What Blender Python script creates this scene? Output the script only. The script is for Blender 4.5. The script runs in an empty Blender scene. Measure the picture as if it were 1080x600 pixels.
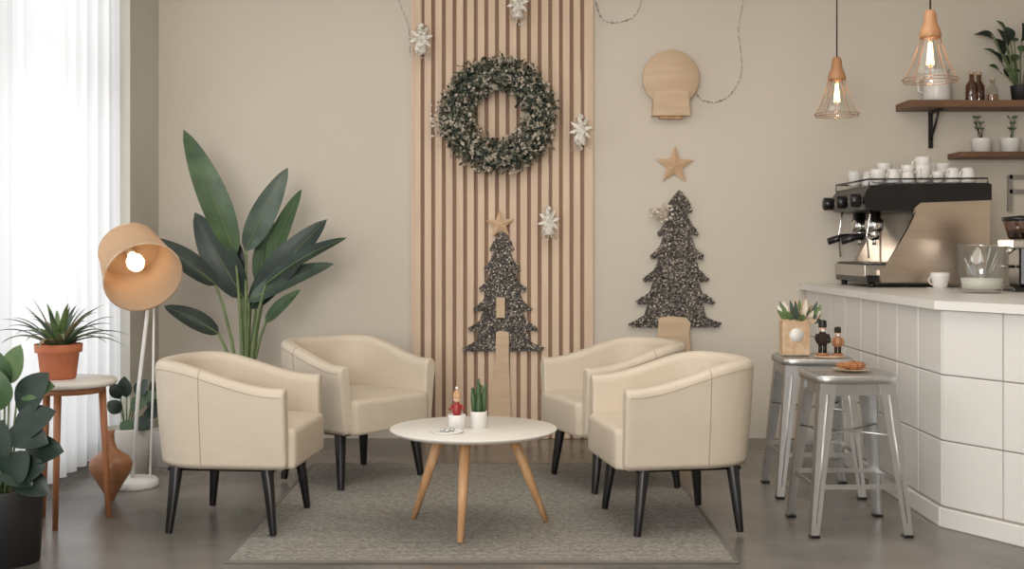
import bpy, bmesh, math, random
from mathutils import Vector, Matrix, Quaternion
random.seed(7)
R=random.Random(11)
scene=bpy.context.scene
try:
    scene.view_settings.view_transform='Standard'
    scene.view_settings.look='None'
    scene.view_settings.exposure=0.0
except Exception: pass

# ------------------------------------------------------------ materials
def S(r,g,b):
    f=lambda c:(c/255/12.92) if c/255<=0.04045 else ((c/255+0.055)/1.055)**2.4
    return (f(r),f(g),f(b),1)
def new(name):
    m=bpy.data.materials.new(name); m.use_nodes=True
    nt=m.node_tree; b=nt.nodes['Principled BSDF']; return m,nt,b
def coords(nt,scale=(1,1,1)):
    tc=nt.nodes.new('ShaderNodeTexCoord'); mp=nt.nodes.new('ShaderNodeMapping')
    mp.inputs['Scale'].default_value=scale
    nt.links.new(tc.outputs['Object'],mp.inputs['Vector']); return mp.outputs['Vector']
def mat(name,c,rough=.6,metal=0,var=.08,scale=6,bump=0,bscale=60,stretch=(1,1,1),c2=None,emit=None,es=0,spec=.5,bdist=.004,detail=5):
    m,nt,b=new(name)
    v=coords(nt,stretch)
    n=nt.nodes.new('ShaderNodeTexNoise'); n.inputs['Scale'].default_value=scale; n.inputs['Detail'].default_value=detail
    nt.links.new(v,n.inputs['Vector'])
    r=nt.nodes.new('ShaderNodeValToRGB')
    if c2 is None:
        lo=[x*(1-var) for x in c[:3]]+[1]; hi=[min(1,x*(1+var)) for x in c[:3]]+[1]
    else: lo=c2; hi=c
    r.color_ramp.elements[0].position=.3; r.color_ramp.elements[1].position=.7
    r.color_ramp.elements[0].color=lo; r.color_ramp.elements[1].color=hi
    nt.links.new(n.outputs['Fac'],r.inputs['Fac']); nt.links.new(r.outputs['Color'],b.inputs['Base Color'])
    b.inputs['Roughness'].default_value=rough; b.inputs['Metallic'].default_value=metal
    b.inputs['Specular IOR Level'].default_value=spec
    if bump:
        n2=nt.nodes.new('ShaderNodeTexNoise'); n2.inputs['Scale'].default_value=bscale; n2.inputs['Detail'].default_value=4
        nt.links.new(v,n2.inputs['Vector'])
        bp=nt.nodes.new('ShaderNodeBump'); bp.inputs['Strength'].default_value=bump; bp.inputs['Distance'].default_value=bdist
        nt.links.new(n2.outputs['Fac'],bp.inputs['Height']); nt.links.new(bp.outputs['Normal'],b.inputs['Normal'])
    if emit:
        b.inputs['Emission Color'].default_value=emit; b.inputs['Emission Strength'].default_value=es
    return m
def island(name,cols,rough=.5,metal=0):
    m,nt,b=new(name)
    g=nt.nodes.new('ShaderNodeNewGeometry'); r=nt.nodes.new('ShaderNodeValToRGB')
    r.color_ramp.interpolation='CONSTANT'
    e=r.color_ramp.elements
    e[0].position=0; e[0].color=cols[0][1]; e[1].position=cols[1][0]; e[1].color=cols[1][1]
    for p,c in cols[2:]:
        x=e.new(p); x.color=c
    nt.links.new(g.outputs['Random Per Island'],r.inputs['Fac']); nt.links.new(r.outputs['Color'],b.inputs['Base Color'])
    b.inputs['Roughness'].default_value=rough; b.inputs['Metallic'].default_value=metal
    return m
def sheer(name,c,tl=.6,tr=.15):
    m,nt,b=new(name); nt.nodes.remove(b)
    out=nt.nodes['Material Output']
    d=nt.nodes.new('ShaderNodeBsdfDiffuse'); t=nt.nodes.new('ShaderNodeBsdfTranslucent'); x=nt.nodes.new('ShaderNodeBsdfTransparent')
    d.inputs['Color'].default_value=c; t.inputs['Color'].default_value=c
    m1=nt.nodes.new('ShaderNodeMixShader'); m1.inputs[0].default_value=tl
    m2=nt.nodes.new('ShaderNodeMixShader'); m2.inputs[0].default_value=tr
    nt.links.new(d.outputs[0],m1.inputs[1]); nt.links.new(t.outputs[0],m1.inputs[2])
    nt.links.new(m1.outputs[0],m2.inputs[1]); nt.links.new(x.outputs[0],m2.inputs[2]); nt.links.new(m2.outputs[0],out.inputs['Surface'])
    return m
def clear(name,c,fac=.8):
    m,nt,b=new(name); nt.nodes.remove(b); out=nt.nodes['Material Output']
    g=nt.nodes.new('ShaderNodeBsdfGlossy'); g.inputs['Roughness'].default_value=.05
    x=nt.nodes.new('ShaderNodeBsdfTransparent'); x.inputs['Color'].default_value=c
    m2=nt.nodes.new('ShaderNodeMixShader'); m2.inputs[0].default_value=fac
    nt.links.new(g.outputs[0],m2.inputs[1]); nt.links.new(x.outputs[0],m2.inputs[2]); nt.links.new(m2.outputs[0],out.inputs['Surface'])
    return m

M_wall=mat('wall_paint',S(210,201,187),.85,var=.02,scale=1.5,bump=.05,bscale=120)
M_pillar=mat('pillar_paint',S(208,205,195),.85,var=.02,scale=2)
M_ceil=mat('ceiling_paint',S(218,211,202),.9,var=.02)
M_floor=mat('concrete',S(128,122,115),.26,scale=2.2,c2=S(88,84,79),bump=.08,bscale=20,detail=8)
M_slat=mat('slat_wood',S(218,192,166),.6,var=.08,scale=3,stretch=(8,8,.6))
M_slatback=mat('slat_backing',S(154,127,105),.8,var=.06,scale=3)
M_leather=mat('cream_leather',S(202,189,170),.55,var=.03,scale=5,bump=.4,bscale=20,bdist=.007,spec=.35)
M_seam=mat('leather_seam',S(164,150,132),.6)
M_black=mat('black_wood',S(20,19,19),.4,var=.1)
M_blackp=mat('black_plastic',S(16,16,17),.3,var=.1)
M_oak=mat('oak',S(206,164,120),.5,scale=5,stretch=(6,6,.8),c2=S(182,138,96))
M_capwood=mat('lamp_cap_wood',S(196,148,106),.45,scale=5,c2=S(170,122,84))
M_ply=mat('plywood',S(212,186,156),.6,scale=4,stretch=(1,1,6),c2=S(196,168,136))
M_star=mat('star_wood',S(210,178,144),.6,scale=6,c2=S(188,154,120))
M_red=mat('beech_leg',S(184,124,84),.5,scale=5,stretch=(6,6,.8),c2=S(156,100,66))
M_white=mat('white_ceramic',S(228,225,220),.3,var=.01)
M_tabletop=mat('white_laminate',S(218,213,204),.35,var=.01)
M_tile=mat('white_tile',S(224,221,216),.25,var=.012,scale=3)
M_grout=mat('grout',S(160,154,148),.9)
M_whitem=mat('white_metal',S(226,224,220),.35,var=.01)
M_galv=mat('galvanized_steel',S(194,194,192),.34,.85,var=.08,scale=8)
M_steel=mat('brushed_steel',S(196,192,186),.26,1,var=.05,scale=3,stretch=(1,1,20))
M_side=mat('polished_side_steel',S(206,190,174),.28,1,var=.07,scale=2,stretch=(1,1,20))
M_chrome=mat('chrome',S(214,212,208),.1,1,var=.01)
M_terra=mat('terracotta',S(186,110,76),.8,var=.08,scale=20)
M_soil=mat('soil',S(48,36,28),.95,var=.3,scale=60)
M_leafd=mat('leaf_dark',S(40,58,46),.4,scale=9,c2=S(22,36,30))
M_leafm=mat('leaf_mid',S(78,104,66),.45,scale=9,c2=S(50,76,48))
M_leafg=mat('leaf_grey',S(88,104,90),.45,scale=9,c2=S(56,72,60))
M_leafl=mat('leaf_light',S(114,136,86),.45,scale=9,c2=S(76,102,60))
M_stem=mat('stem_green',S(122,136,90),.5,scale=9,c2=S(84,104,64))
M_pink=mat('leaf_tips',S(140,116,92),.5,scale=9,c2=S(92,112,76))
M_vase=mat('turned_wood',S(176,124,88),.35,scale=6,stretch=(1,1,7),c2=S(142,94,62))
M_darkpot=mat('dark_pot',S(30,30,31),.6,var=.15,bump=.4,bscale=40)
M_alabaster=mat('ornament_white',S(232,227,217),.5,var=.04,scale=40)
M_shelf=mat('shelf_wood',S(128,94,68),.55,scale=4,stretch=(1,6,6),c2=S(96,68,48))
M_curt=sheer('sheer_curtain',(.84,.85,.86,1),.60,.04)
M_shade=sheer('linen_shade',S(220,190,158),.35,.0)
M_glass=clear('clear_glass',(.96,.97,.96,1),.86)
M_glass2=clear('lamp_glass',(.97,.97,.95,1),.93)
M_amber=clear('amber_glass',S(190,140,90),.8)
M_fil=mat('filament',S(255,200,120),emit=S(255,196,120),es=18)
M_bulb=mat('bulb_glow',S(255,236,200),emit=S(255,220,176),es=5)
M_brass=mat('copper_wire',S(190,150,122),.35,.7,var=.05)
M_redp=mat('red_paint',S(150,44,42),.4)
M_skin=mat('painted_face',S(216,176,148),.5)
M_kraft=mat('kraft_paper',S(212,186,156),.8,c2=S(186,150,116),scale=25)
M_pastry=mat('pastry',S(180,124,82),.7,c2=S(132,82,46),scale=30)
M_sign=mat('sign_grey',S(150,144,134),.6)
M_dark=mat('dark_frame',S(52,52,54),.5)

M_board=mat('tree_board',S(84,78,74),.7,var=.5,scale=60)
M_glit=island('tree_chips',[(0,S(54,51,49)),(.24,S(88,83,78)),(.48,S(122,115,107)),(.69,S(164,153,141)),(.87,S(220,208,192))],.4,.15)
M_wre=island('wreath_leaves',[(0,S(44,52,44)),(.22,S(70,78,66)),(.45,S(98,104,88)),(.66,S(134,132,114)),(.82,S(192,182,164))],.7)
M_blos=island('wreath_blossom',[(0,S(220,208,190)),(.5,S(196,174,150)),(.7,S(238,232,220))],.7)

# ------------------------------------------------------------ mesh builder
def rotz(a): return Matrix.Rotation(a,4,'Z')
class MB:
    def __init__(s): s.v=[];s.f=[];s.m=[];s.sm=[];s.mats=[]
    def add(s,vs,fs,m,smooth=True,M=None):
        o=len(s.v)
        for p in vs:
            p=Vector(p); s.v.append(M@p if M is not None else p)
        if m not in s.mats: s.mats.append(m)
        i=s.mats.index(m)
        for f in fs: s.f.append([k+o for k in f]); s.m.append(i); s.sm.append(smooth)
    def box(s,c,size,m,bev=0,M=None,rot=None,seg=2):
        bm=bmesh.new(); bmesh.ops.create_cube(bm,size=1)
        bmesh.ops.scale(bm,vec=size,verts=bm.verts)
        if bev: bmesh.ops.bevel(bm,geom=list(bm.edges),offset=bev,segments=seg,affect='EDGES',profile=.5)
        if rot: bmesh.ops.transform(bm,matrix=rot,verts=bm.verts)
        bmesh.ops.translate(bm,vec=c,verts=bm.verts)
        bm.verts.index_update()
        s.add([v.co.copy() for v in bm.verts],[[v.index for v in f.verts] for f in bm.faces],m,False,M); bm.free()
    def lathe(s,prof,loc,m,seg=28,M=None,axis=None,smooth=True):
        vs=[];fs=[];n=len(prof)
        Q=Matrix.Identity(3)
        if axis is not None: Q=Vector((0,0,1)).rotation_difference(Vector(axis).normalized()).to_matrix()
        for k in range(seg):
            a=2*math.pi*k/seg
            for r,z in prof:
                r=max(r,1e-4); vs.append(Q@Vector((r*math.cos(a),r*math.sin(a),z))+Vector(loc))
        for k in range(seg):
            k2=(k+1)%seg
            for j in range(n-1): fs.append([k*n+j,k2*n+j,k2*n+j+1,k*n+j+1])
        s.add(vs,fs,m,smooth,M)
    def tube(s,pts,rad,m,seg=8,M=None,smooth=True,square=False):
        pts=[Vector(p) for p in pts]; n=len(pts)
        if not hasattr(rad,'__len__'): rad=[rad]*n
        if square: seg=4
        vs=[];fs=[]; up=None
        for i,p in enumerate(pts):
            d=(pts[min(i+1,n-1)]-pts[max(i-1,0)]).normalized()
            if up is None:
                up=Vector((0,0,1)) if abs(d.z)<.9 else Vector((0,1,0))
            u=(up-d*up.dot(d)).normalized(); w=d.cross(u); up=u
            for k in range(seg):
                a=2*math.pi*k/seg+(math.pi/4 if square else 0)
                vs.append(p+(u*math.cos(a)+w*math.sin(a))*rad[i])
        for i in range(n-1):
            for k in range(seg):
                k2=(k+1)%seg; fs.append([i*seg+k,i*seg+k2,(i+1)*seg+k2,(i+1)*seg+k])
        fs.append(list(range(seg))[::-1]); fs.append([(n-1)*seg+k for k in range(seg)])
        s.add(vs,fs,m,smooth and not square,M)
    def ell(s,c,r,m,seg=14,rings=9,M=None):
        if not hasattr(r,'__len__'): r=(r,r,r)
        vs=[];fs=[]
        for i in range(rings+1):
            t=math.pi*i/rings
            for k in range(seg):
                a=2*math.pi*k/seg
                vs.append((c[0]+r[0]*max(math.sin(t),1e-3)*math.cos(a),c[1]+r[1]*max(math.sin(t),1e-3)*math.sin(a),c[2]+r[2]*math.cos(t)))
        for i in range(rings):
            for k in range(seg):
                k2=(k+1)%seg; fs.append([i*seg+k,(i+1)*seg+k,(i+1)*seg+k2,i*seg+k2])
        s.add(vs,fs,m,True,M)
    def leaf(s,base,tip,width,m,nrm=(0,-1,0),arch=.05,fold=.25,n=10,peak=.45,pw=.8,M=None,rib=None):
        base=Vector(base);tip=Vector(tip);nrm=Vector(nrm).normalized()
        d=tip-base; L=d.length; dn=d.normalized(); side=dn.cross(nrm).normalized(); nn=side.cross(dn).normalized()
        vs=[];fs=[];rp=[]
        for i in range(n+1):
            t=i/n
            c=base+d*t+nn*arch*L*math.sin(math.pi*t)
            rp.append(c+nn*.0015)
            tt=t**(math.log(.5)/math.log(peak)) if 0<t<1 else t
            w=width*.5*max(math.sin(math.pi*tt),0)**pw
            w=max(w,.0015)
            for q in (-1,-.5,0,.5,1):
                vs.append(c+side*w*q+nn*abs(q)*w*fold)
        for i in range(n):
            for k in range(4): fs.append([i*5+k,i*5+k+1,(i+1)*5+k+1,(i+1)*5+k])
        s.add(vs,fs,m,True,M)
        if rib: s.tube(rp,[.0045*(1-.8*i/n) for i in range(n+1)],rib,5)
    def prism(s,poly,y0,y1,m,M=None,plane='xz'):
        n=len(poly)
        if plane=='xz': a=[(p[0],y0,p[1]) for p in poly]; b=[(p[0],y1,p[1]) for p in poly]
        else: a=[(p[0],p[1],y0) for p in poly]; b=[(p[0],p[1],y1) for p in poly]
        fs=[[i,(i+1)%n,(i+1)%n+n,i+n] for i in range(n)]+[list(range(n))[::-1],[i+n for i in range(n)]]
        s.add(a+b,fs,m,False,M)
    def build(s,name,origin=(0,0,0),rot=0,local=False):
        o=Vector(origin)
        me=bpy.data.meshes.new(name)
        me.from_pydata([v if local else v-o for v in s.v],[],s.f)
        for m in s.mats: me.materials.append(m)
        for i,p in enumerate(me.polygons): p.material_index=s.m[i]; p.use_smooth=s.sm[i]
        bm=bmesh.new(); bm.from_mesh(me); 
        bmesh.ops.recalc_face_normals(bm,faces=bm.faces); bm.to_mesh(me); bm.free()
        me.update()
        ob=bpy.data.objects.new(name,me); ob.location=o; ob.rotation_euler=(0,0,rot)
        scene.collection.objects.link(ob); return ob
def simple_box(name,lo,hi,m,bev=0):
    b=MB(); c=[(lo[i]+hi[i])/2 for i in range(3)]; b.box(c,[hi[i]-lo[i] for i in range(3)],m,bev); return b.build(name,(c[0],c[1],lo[2]))

WY=7.73; CH=3.2; XL=-2.25; XR=4.3; FY=-1.6
# ------------------------------------------------------------ room
simple_box('floor',(-2.7,FY-.1,-.1),(XR+.1,WY+.1,0),M_floor)
simple_box('ceiling',(-2.7,FY-.1,CH),(XR+.1,WY+.1,CH+.1),M_ceil)
simple_box('wall_back',(-2.7,WY,0),(XR+.1,WY+.12,CH),M_wall)
simple_box('wall_right',(XR,FY,0),(XR+.1,WY,CH),M_wall)
b=MB()
b.box(((-2.7+XL)/2,(7.15+WY)/2,CH/2),(XL+2.7,WY-7.15,CH),M_pillar)
b.box((-2.6,(FY+.5)/2,CH/2),(.2,.5-FY,CH),M_wall)
b.box((-2.6,3.825,CH-.06),(.2,6.65,.12),M_wall)
b.box((-2.6,3.825,.06),(.2,6.65,.12),M_dark)
b.build('wall_left',(-2.5,3,0))
b=MB()   # front wall behind camera, unseen opening added to let the front fill in
b.box((.8,FY-.05,.15),(7.0,.1,.3),M_wall); b.box((.8,FY-.05,3.05),(7.0,.1,.3),M_wall)
b.box((-2.45,FY-.05,1.6),(.5,.1,3.2),M_wall); b.box((2.8,FY-.05,1.6),(3.0,.1,3.2),M_wall)
b.build('wall_front',(.8,FY,0))
b=MB()
for y in (.53,2.2,3.85,5.5,7.11): b.box((-2.49,y,1.6),(.06,.07,2.96),M_dark)
for z in (.15,2.2,3.05): b.box((-2.49,3.82,z),(.05,6.6,.05),M_dark)
b.build('window_1',(-2.49,3.8,.12))
# curtain
b=MB(); vs=[];fs=[]; N=620; K=6; CX=-2.305
for i in range(N+1):
    y=.6+(7.13-.6)*i/N
    for k in range(K+1):
        z=.05+(3.1-.05)*k/K
        amp=.038*(1-.25*k/K)
        x=CX+amp*math.sin(y*2*math.pi/.17+.9*math.sin(y*3.1))+.009*math.sin(y*2*math.pi/.057+k*.2)
        vs.append((x,y,z))
for i in range(N):
    for k in range(K): a=i*(K+1)+k; fs.append([a,a+K+1,a+K+2,a+1])
b.add(vs,fs,M_curt); b.tube([(CX,.5,3.12),(CX,7.13,3.12)],.014,M_whitem)
b.build('sheer_curtain',(CX,3.8,.05))
# slat panel
b=MB(); x0,x1=-.634,.513
b.box(((x0+x1)/2,WY-.006,CH/2),(x1-x0,.012,CH-.004),M_slatback)
n=17; p=(x1-x0)/n
for i in range(n): b.box((x0+p*(i+.5),WY-.025,CH/2),(p*.66,.026,CH-.004),M_slat,.003,seg=1)
for x in (x0+.006,x1-.006): b.box((x,WY-.022,CH/2),(.014,.036,CH-.004),M_slat)
b.build('wood_slat_wall_panel',((x0+x1)/2,WY,0))

# ------------------------------------------------------------ rug
m,nt,bs=new('woven_rug'); v=coords(nt)
w1=nt.nodes.new('ShaderNodeTexWave'); w1.inputs['Scale'].default_value=16; w1.bands_direction='Y'; w1.inputs['Distortion'].default_value=5; w1.inputs['Detail'].default_value=4; w1.inputs['Detail Scale'].default_value=4
w2=nt.nodes.new('ShaderNodeTexNoise'); w2.inputs['Scale'].default_value=55; w2.inputs['Detail'].default_value=6
for w in (w1,w2): nt.links.new(v,w.inputs['Vector'])
mx=nt.nodes.new('ShaderNodeMath'); mx.operation='MULTIPLY'; nt.links.new(w1.outputs['Fac'],mx.inputs[0]); nt.links.new(w2.outputs['Fac'],mx.inputs[1])
r=nt.nodes.new('ShaderNodeValToRGB'); r.color_ramp.elements[0].position=.06; r.color_ramp.elements[1].position=.5
r.color_ramp.elements[0].color=S(106,102,96); r.color_ramp.elements[1].color=S(170,165,155)
nt.links.new(mx.outputs[0],r.inputs['Fac']); nt.links.new(r.outputs['Color'],bs.inputs['Base Color']); bs.inputs['Roughness'].default_value=.95
bp=nt.nodes.new('ShaderNodeBump'); bp.inputs['Strength'].default_value=.8; bp.inputs['Distance'].default_value=.006
nt.links.new(mx.outputs[0],bp.inputs['Height']); nt.links.new(bp.outputs['Normal'],bs.inputs['Normal']); M_rug=m
M_rugedge=mat('rug_binding',S(110,105,98),.95)
b=MB(); b.box((-.12,5.72,.005),(1.96,2.08,.010),M_rug)
for y in (4.675,6.765): b.box((-.12,y,.0055),(1.985,.022,.011),M_rugedge,.003,seg=1)
for x in (-1.105,.865): b.box((x,5.72,.0055),(.022,2.10,.011),M_rugedge,.003,seg=1)
b.build('area_rug',(-.12,5.72,0))

# ------------------------------------------------------------ tub chairs
def ss(t): t=max(0,min(1,t)); return t*t*(3-2*t)
def tub_chair(x,y,ang,zr=0.0145):
    b=MB(); W=.335; xf=.265; xc=-.03; D=.325
    path=[]
    for i in range(9): path.append((xf+(xc-xf)*i/8,-W))
    for i in range(1,32):
        a=-math.pi/2-math.pi*i/32
        c,s_=math.cos(a),math.sin(a); e=2/2.6
        path.append((xc+D*math.copysign(abs(c)**e,c),W*math.copysign(abs(s_)**e,s_)))
    for i in range(9): path.append((xc+(xf-xc)*i/8,W))
    n=len(path); th=.078
    def inw(i):
        a=Vector(path[max(i-1,0)]);c=Vector(path[min(i+1,n-1)]); t=(c-a).normalized(); return Vector((t.y,-t.x))
    loops=[]
    for i,(px,py) in enumerate(path):
        nn=inw(i)
        if nn.dot(Vector((-px,-py)) if px<xc else Vector((0,-py)))<0: nn=-nn
        top=.615+.105*ss((xf-.02-px)/(xf-.02+.26))
        prof=[(.040,.275),(.030,.30),(.012,.48),(0,top-.035),(.004,top-.018),(.012,top-.007),(.024,top),(th-.024,top),(th-.012,top-.007),(th-.004,top-.018),(th,top-.035),(th+.006,.42),(th+.02,.28)]
        loops.append([Vector((px+nn.x*o,py+nn.y*o,z)) for o,z in prof])
    for i in (9,len(loops)-10):
        L=loops[i]; b.tube([q for q in L[:7]],.0022,M_seam,5)
    b.tube([L[3]+Vector((0,0,0)) for L in loops],.0016,M_seam,5)
    def endloop(L,dx,sh):
        c=sum(L,Vector())/len(L); out=[]
        for q in L:
            d=q-c; s1=max(0,1-sh/max(abs(d.y),.01)) if abs(d.y)>.01 else 1
            out.append(Vector((q.x+dx,c.y+d.y*s1,c.z+d.z*(1-sh/.17))))
        return out
    loops=[endloop(loops[0],.014,.014),endloop(loops[0],.010,.005)]+loops+[endloop(loops[-1],.010,.005),endloop(loops[-1],.014,.014)]
    K=len(loops[0]); vs=[q for L in loops for q in L]; fs=[]
    for i in range(len(loops)-1):
        for k in range(K): k2=(k+1)%K; fs.append([i*K+k,i*K+k2,(i+1)*K+k2,(i+1)*K+k])
    fs.append(list(range(K))); fs.append([(len(loops)-1)*K+k for k in range(K)][::-1])
    b.add(vs,fs,M_leather)
    pl=[]
    for i,(px,py) in enumerate(path):
        k=(W-.064)/W; kd=(D-.06)/D
        pl.append(Vector((px if px>xc else xc+(px-xc)*kd,py*k)))
    fx=xf+.03
    pl=[Vector((fx,-(W-.083))),]+pl[1:-1]+[Vector((fx,W-.083))]
    pl+= [Vector((fx+.012,(W-.1)*(1-2*i/8))) for i in range(0,9)]
    c=sum(pl,Vector((0,0)))/len(pl); vs=[];fs=[]; K=len(pl)
    lv=[(.95,.272),(.985,.275),(1,.29),(1,.415),(.99,.432),(.965,.442),(.9,.449),(.6,.456),(.02,.458)]
    for s_,z in lv:
        for q in pl: w=c+(q-c)*s_; vs.append(Vector((w.x,w.y,z)))
    for i in range(len(lv)-1):
        for k in range(K): k2=(k+1)%K; fs.append([i*K+k,i*K+k2,(i+1)*K+k2,(i+1)*K+k])
    fs.append(list(range(K)))
    b.add(vs,fs,M_leather)
    b.box((-.01,0,.268),(.46,.52,.012),M_blackp)
    for sx in (-1,1):
        for sy in (-1,1):
            b.tube([(sx*.195-.01,sy*.25,.275),(sx*.225-.005,sy*.275,0)],[.030,.017],M_black,square=True)
    ob=b.build('tub_chair',(x,y,zr),ang,local=True)
    md=ob.modifiers.new('wn','WEIGHTED_NORMAL')
    return ob
A=math.atan2
tub_chair(-1.19,5.36,A(-.09,.996))
tub_chair(.69,5.36,A(-.17,-.98))
tub_chair(-.83,6.36,A(-.66,.75))
tub_chair(.52,6.26,A(-.33,-.945))

# ------------------------------------------------------------ coffee table
tx,ty=-.165,5.2; th=.445; z0=.0175
b=MB(); b.lathe([(0,th-.026),(.30,th-.026),(.335,th-.02),(.356,th-.008),(.358,th-.003),(.355,th),(0,th)],(tx,ty,0),M_tabletop,64)
for fxy in ((-.21,4.93),(-.435,5.38),(.15,5.32)):
    d=Vector((fxy[0]-tx,fxy[1]-ty,0)).normalized()
    t=Vector((tx,ty,th-.028))+d*.17; f=Vector((fxy[0],fxy[1],z0))
    b.tube([t,t.lerp(f,.5),f],[.024,.020,.013],M_oak,12)
b.lathe([(0,th-.045),(.2,th-.045),(.2,th-.026),(0,th-.026)],(tx,ty,0),M_oak,32)
b.build('round_coffee_table',(tx,ty,z0))
def pot(b,x,y,z,r,h,m,r2=None,soil=True,seg=24):
    r2=r if r2 is None else r2
    b.lathe([(0,0),(r2*.92,0),(r2,.01*h),(r,h*.97),(r,h),(r*.88,h),(r*.86,h*.86),(0,h*.86)],(x,y,z),m,seg)
    if soil: b.lathe([(r*.86,h*.87),(0,h*.88)],(x,y,z),M_soil,seg)
b=MB(); cx,cy=-.143,5.2; pot(b,cx,cy,th,.036,.07,M_white)
for dx,dy,h,lean in ((0,0,.16,0),(-.016,.0,.12,-.012),(.016,.004,.14,.014),(.0,-.015,.09,.002)):
    b.tube([(cx+dx,cy+dy,th+.05),(cx+dx+lean*.5,cy+dy,th+.05+h*.6),(cx+dx+lean,cy+dy,th+.05+h)],[.012,.013,.004],M_leafm,8)
    for k in range(8):
        a=k*2.4; z=th+.07+h*.1*k
        b.leaf((cx+dx,cy+dy,z),(cx+dx+.022*math.cos(a),cy+dy+.022*math.sin(a),z+.02),.01,M_leafl,(0,0,1),n=4)
b.build('potted_cactus',(cx,cy,th))
b=MB(); cx,cy=-.235,5.17; pot(b,cx,cy,th,.038,.06,M_white,soil=False)
b.lathe([(0,.05),(.014,.05),(.019,.07),(.017,.1),(.01,.112)],(cx,cy,th),M_redp,16)
b.ell((cx,cy,th+.126),.016,M_skin); b.lathe([(.017,.135),(.016,.148),(.008,.162),(0,.168)],(cx,cy,th),M_oak,16)
b.ell((cx,cy,th+.172),.007,M_white)
b.tube([(cx-.018,cy,th+.1),(cx-.03,cy-.01,th+.08)],.006,M_redp); b.tube([(cx+.018,cy,th+.1),(cx+.03,cy-.01,th+.08)],.006,M_redp)
for sx in (-1,1): b.ell((cx+sx*.006,cy-.014,th+.130),.0025,M_black,6,4)
b.build('santa_figurine_in_pot',(cx,cy,th))
b=MB(); b.lathe([(0,0),(.06,0),(.07,.006),(.066,.008),(.058,.004),(0,.004)],(-.27,5.06,th),M_white,28)
for k,(dx,dy) in enumerate(((-.02,0),(.02,.01),(0,-.02))): b.ell((-.27+dx,5.06+dy,th+.011),(.012,.01,.007),M_galv)
b.build('small_trinket_dish',(-.27,5.06,th))

# ------------------------------------------------------------ wreath
def ring_leaves(b,c,R0,r0,n,size,m,rnd,lo=.7,wd=.3):
    for i in range(n):
        a=rnd.random()*2*math.pi; t=rnd.random()*2*math.pi
        rr=r0*(lo+(1.12-lo)*rnd.random())
        rad=Vector((math.cos(a),0,math.sin(a)))
        off=rad*math.cos(t)+Vector((0,-1,0))*abs(math.sin(t))*.8
        p=Vector(c)+rad*R0+off*rr
        tan=Vector((-math.sin(a),0,math.cos(a)))
        d=(off*rnd.uniform(.1,.9)+tan*rnd.uniform(-1,1)+Vector((rnd.uniform(-.4,.4),rnd.uniform(-.4,.1),rnd.uniform(-.4,.4)))).normalized()
        s1=size*rnd.uniform(.6,1.3); sd=d.cross(off+Vector((rnd.uniform(-.4,.4),0,.01))).normalized()*s1*wd
        q=p+d*s1; mid=p+d*s1*.5+off*s1*.12
        b.add([p,mid-sd,q,mid+sd],[[0,1,2,3]],m,False)
b=MB(); c=(-.085,WY-.145,2.04); WR=.262
vs=[];fs=[];n1,n2=48,10
for i in range(n1):
    a=2*math.pi*i/n1
    for k in range(n2):
        t=2*math.pi*k/n2; rr=WR+.07*math.cos(t); vs.append((c[0]+rr*math.cos(a),c[1]+.05*math.sin(t),c[2]+rr*math.sin(a)))
for i in range(n1):
    for k in range(n2): fs.append([i*n2+k,((i+1)%n1)*n2+k,((i+1)%n1)*n2+(k+1)%n2,i*n2+(k+1)%n2])
b.add(vs,fs,M_leafd)
ring_leaves(b,c,WR,.086,4600,.032,M_wre,R)
for k in range(150):
    a=R.random()*6.283; t=R.random()*6.283; rad=Vector((math.cos(a),0,math.sin(a)))
    off=rad*math.cos(t)+Vector((0,-1,0))*abs(math.sin(t))*.8
    p0=Vector(c)+rad*WR+off*.100
    for j in range(12):
        d=(off+Vector((R.gauss(0,.8),R.gauss(0,.5),R.gauss(0,.8)))).normalized()*R.uniform(.014,.024); sd=d.orthogonal().normalized()*.006
        b.add([p0,p0+d*.6+sd,p0+d,p0+d*.6-sd],[[0,1,2,3]],M_blos,False)
ring_leaves(b,c,WR,.110,330,.034,M_wre,R,.9)
for k in range(70):
    q=Vector((c[0]-.37+R.gauss(0,.03),c[1]+R.uniform(-.02,.03),c[2]-.03+R.gauss(0,.06))); d=Vector((R.gauss(0,1),-.3,R.gauss(0,1))).normalized()*.022; sd=d.orthogonal()*.35
    b.add([q,q+d*.5+sd,q+d,q+d*.5-sd],[[0,1,2,3]],M_blos,False)
b.build('holiday_wreath',c)

# ------------------------------------------------------------ wall christmas trees
def star(b,c,r,m,t=.02,rot=0):
    poly=[]
    for k in range(10):
        a=math.pi/2+k*math.pi/5+rot; rr=r if k%2==0 else r*.42
        poly.append((c[0]+rr*math.cos(a),c[2]+rr*math.sin(a)))
    n=10; vs=[(p[0],c[1],p[1]) for p in poly]+[(p[0],c[1]+t*.4,p[1]) for p in poly]+[(c[0],c[1]-t,c[2])]+[(c[0],c[1]+t*.4,c[2])]
    fs=[[i,(i+1)%n,20] for i in range(n)]+[[i,i+n,(i+1)%n+n,(i+1)%n] for i in range(n)]+[[i+n,21,(i+1)%n+n] for i in range(n)]
    b.add(vs,fs,m,False)
def inside(p,poly):
    r=False;j=len(poly)-1
    for i in range(len(poly)):
        a,c=poly[i],poly[j]
        if (a[1]>p[1])!=(c[1]>p[1]) and p[0]<(c[0]-a[0])*(p[1]-a[1])/(c[1]-a[1])+a[0]: r=not r
        j=i
    return r
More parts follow.
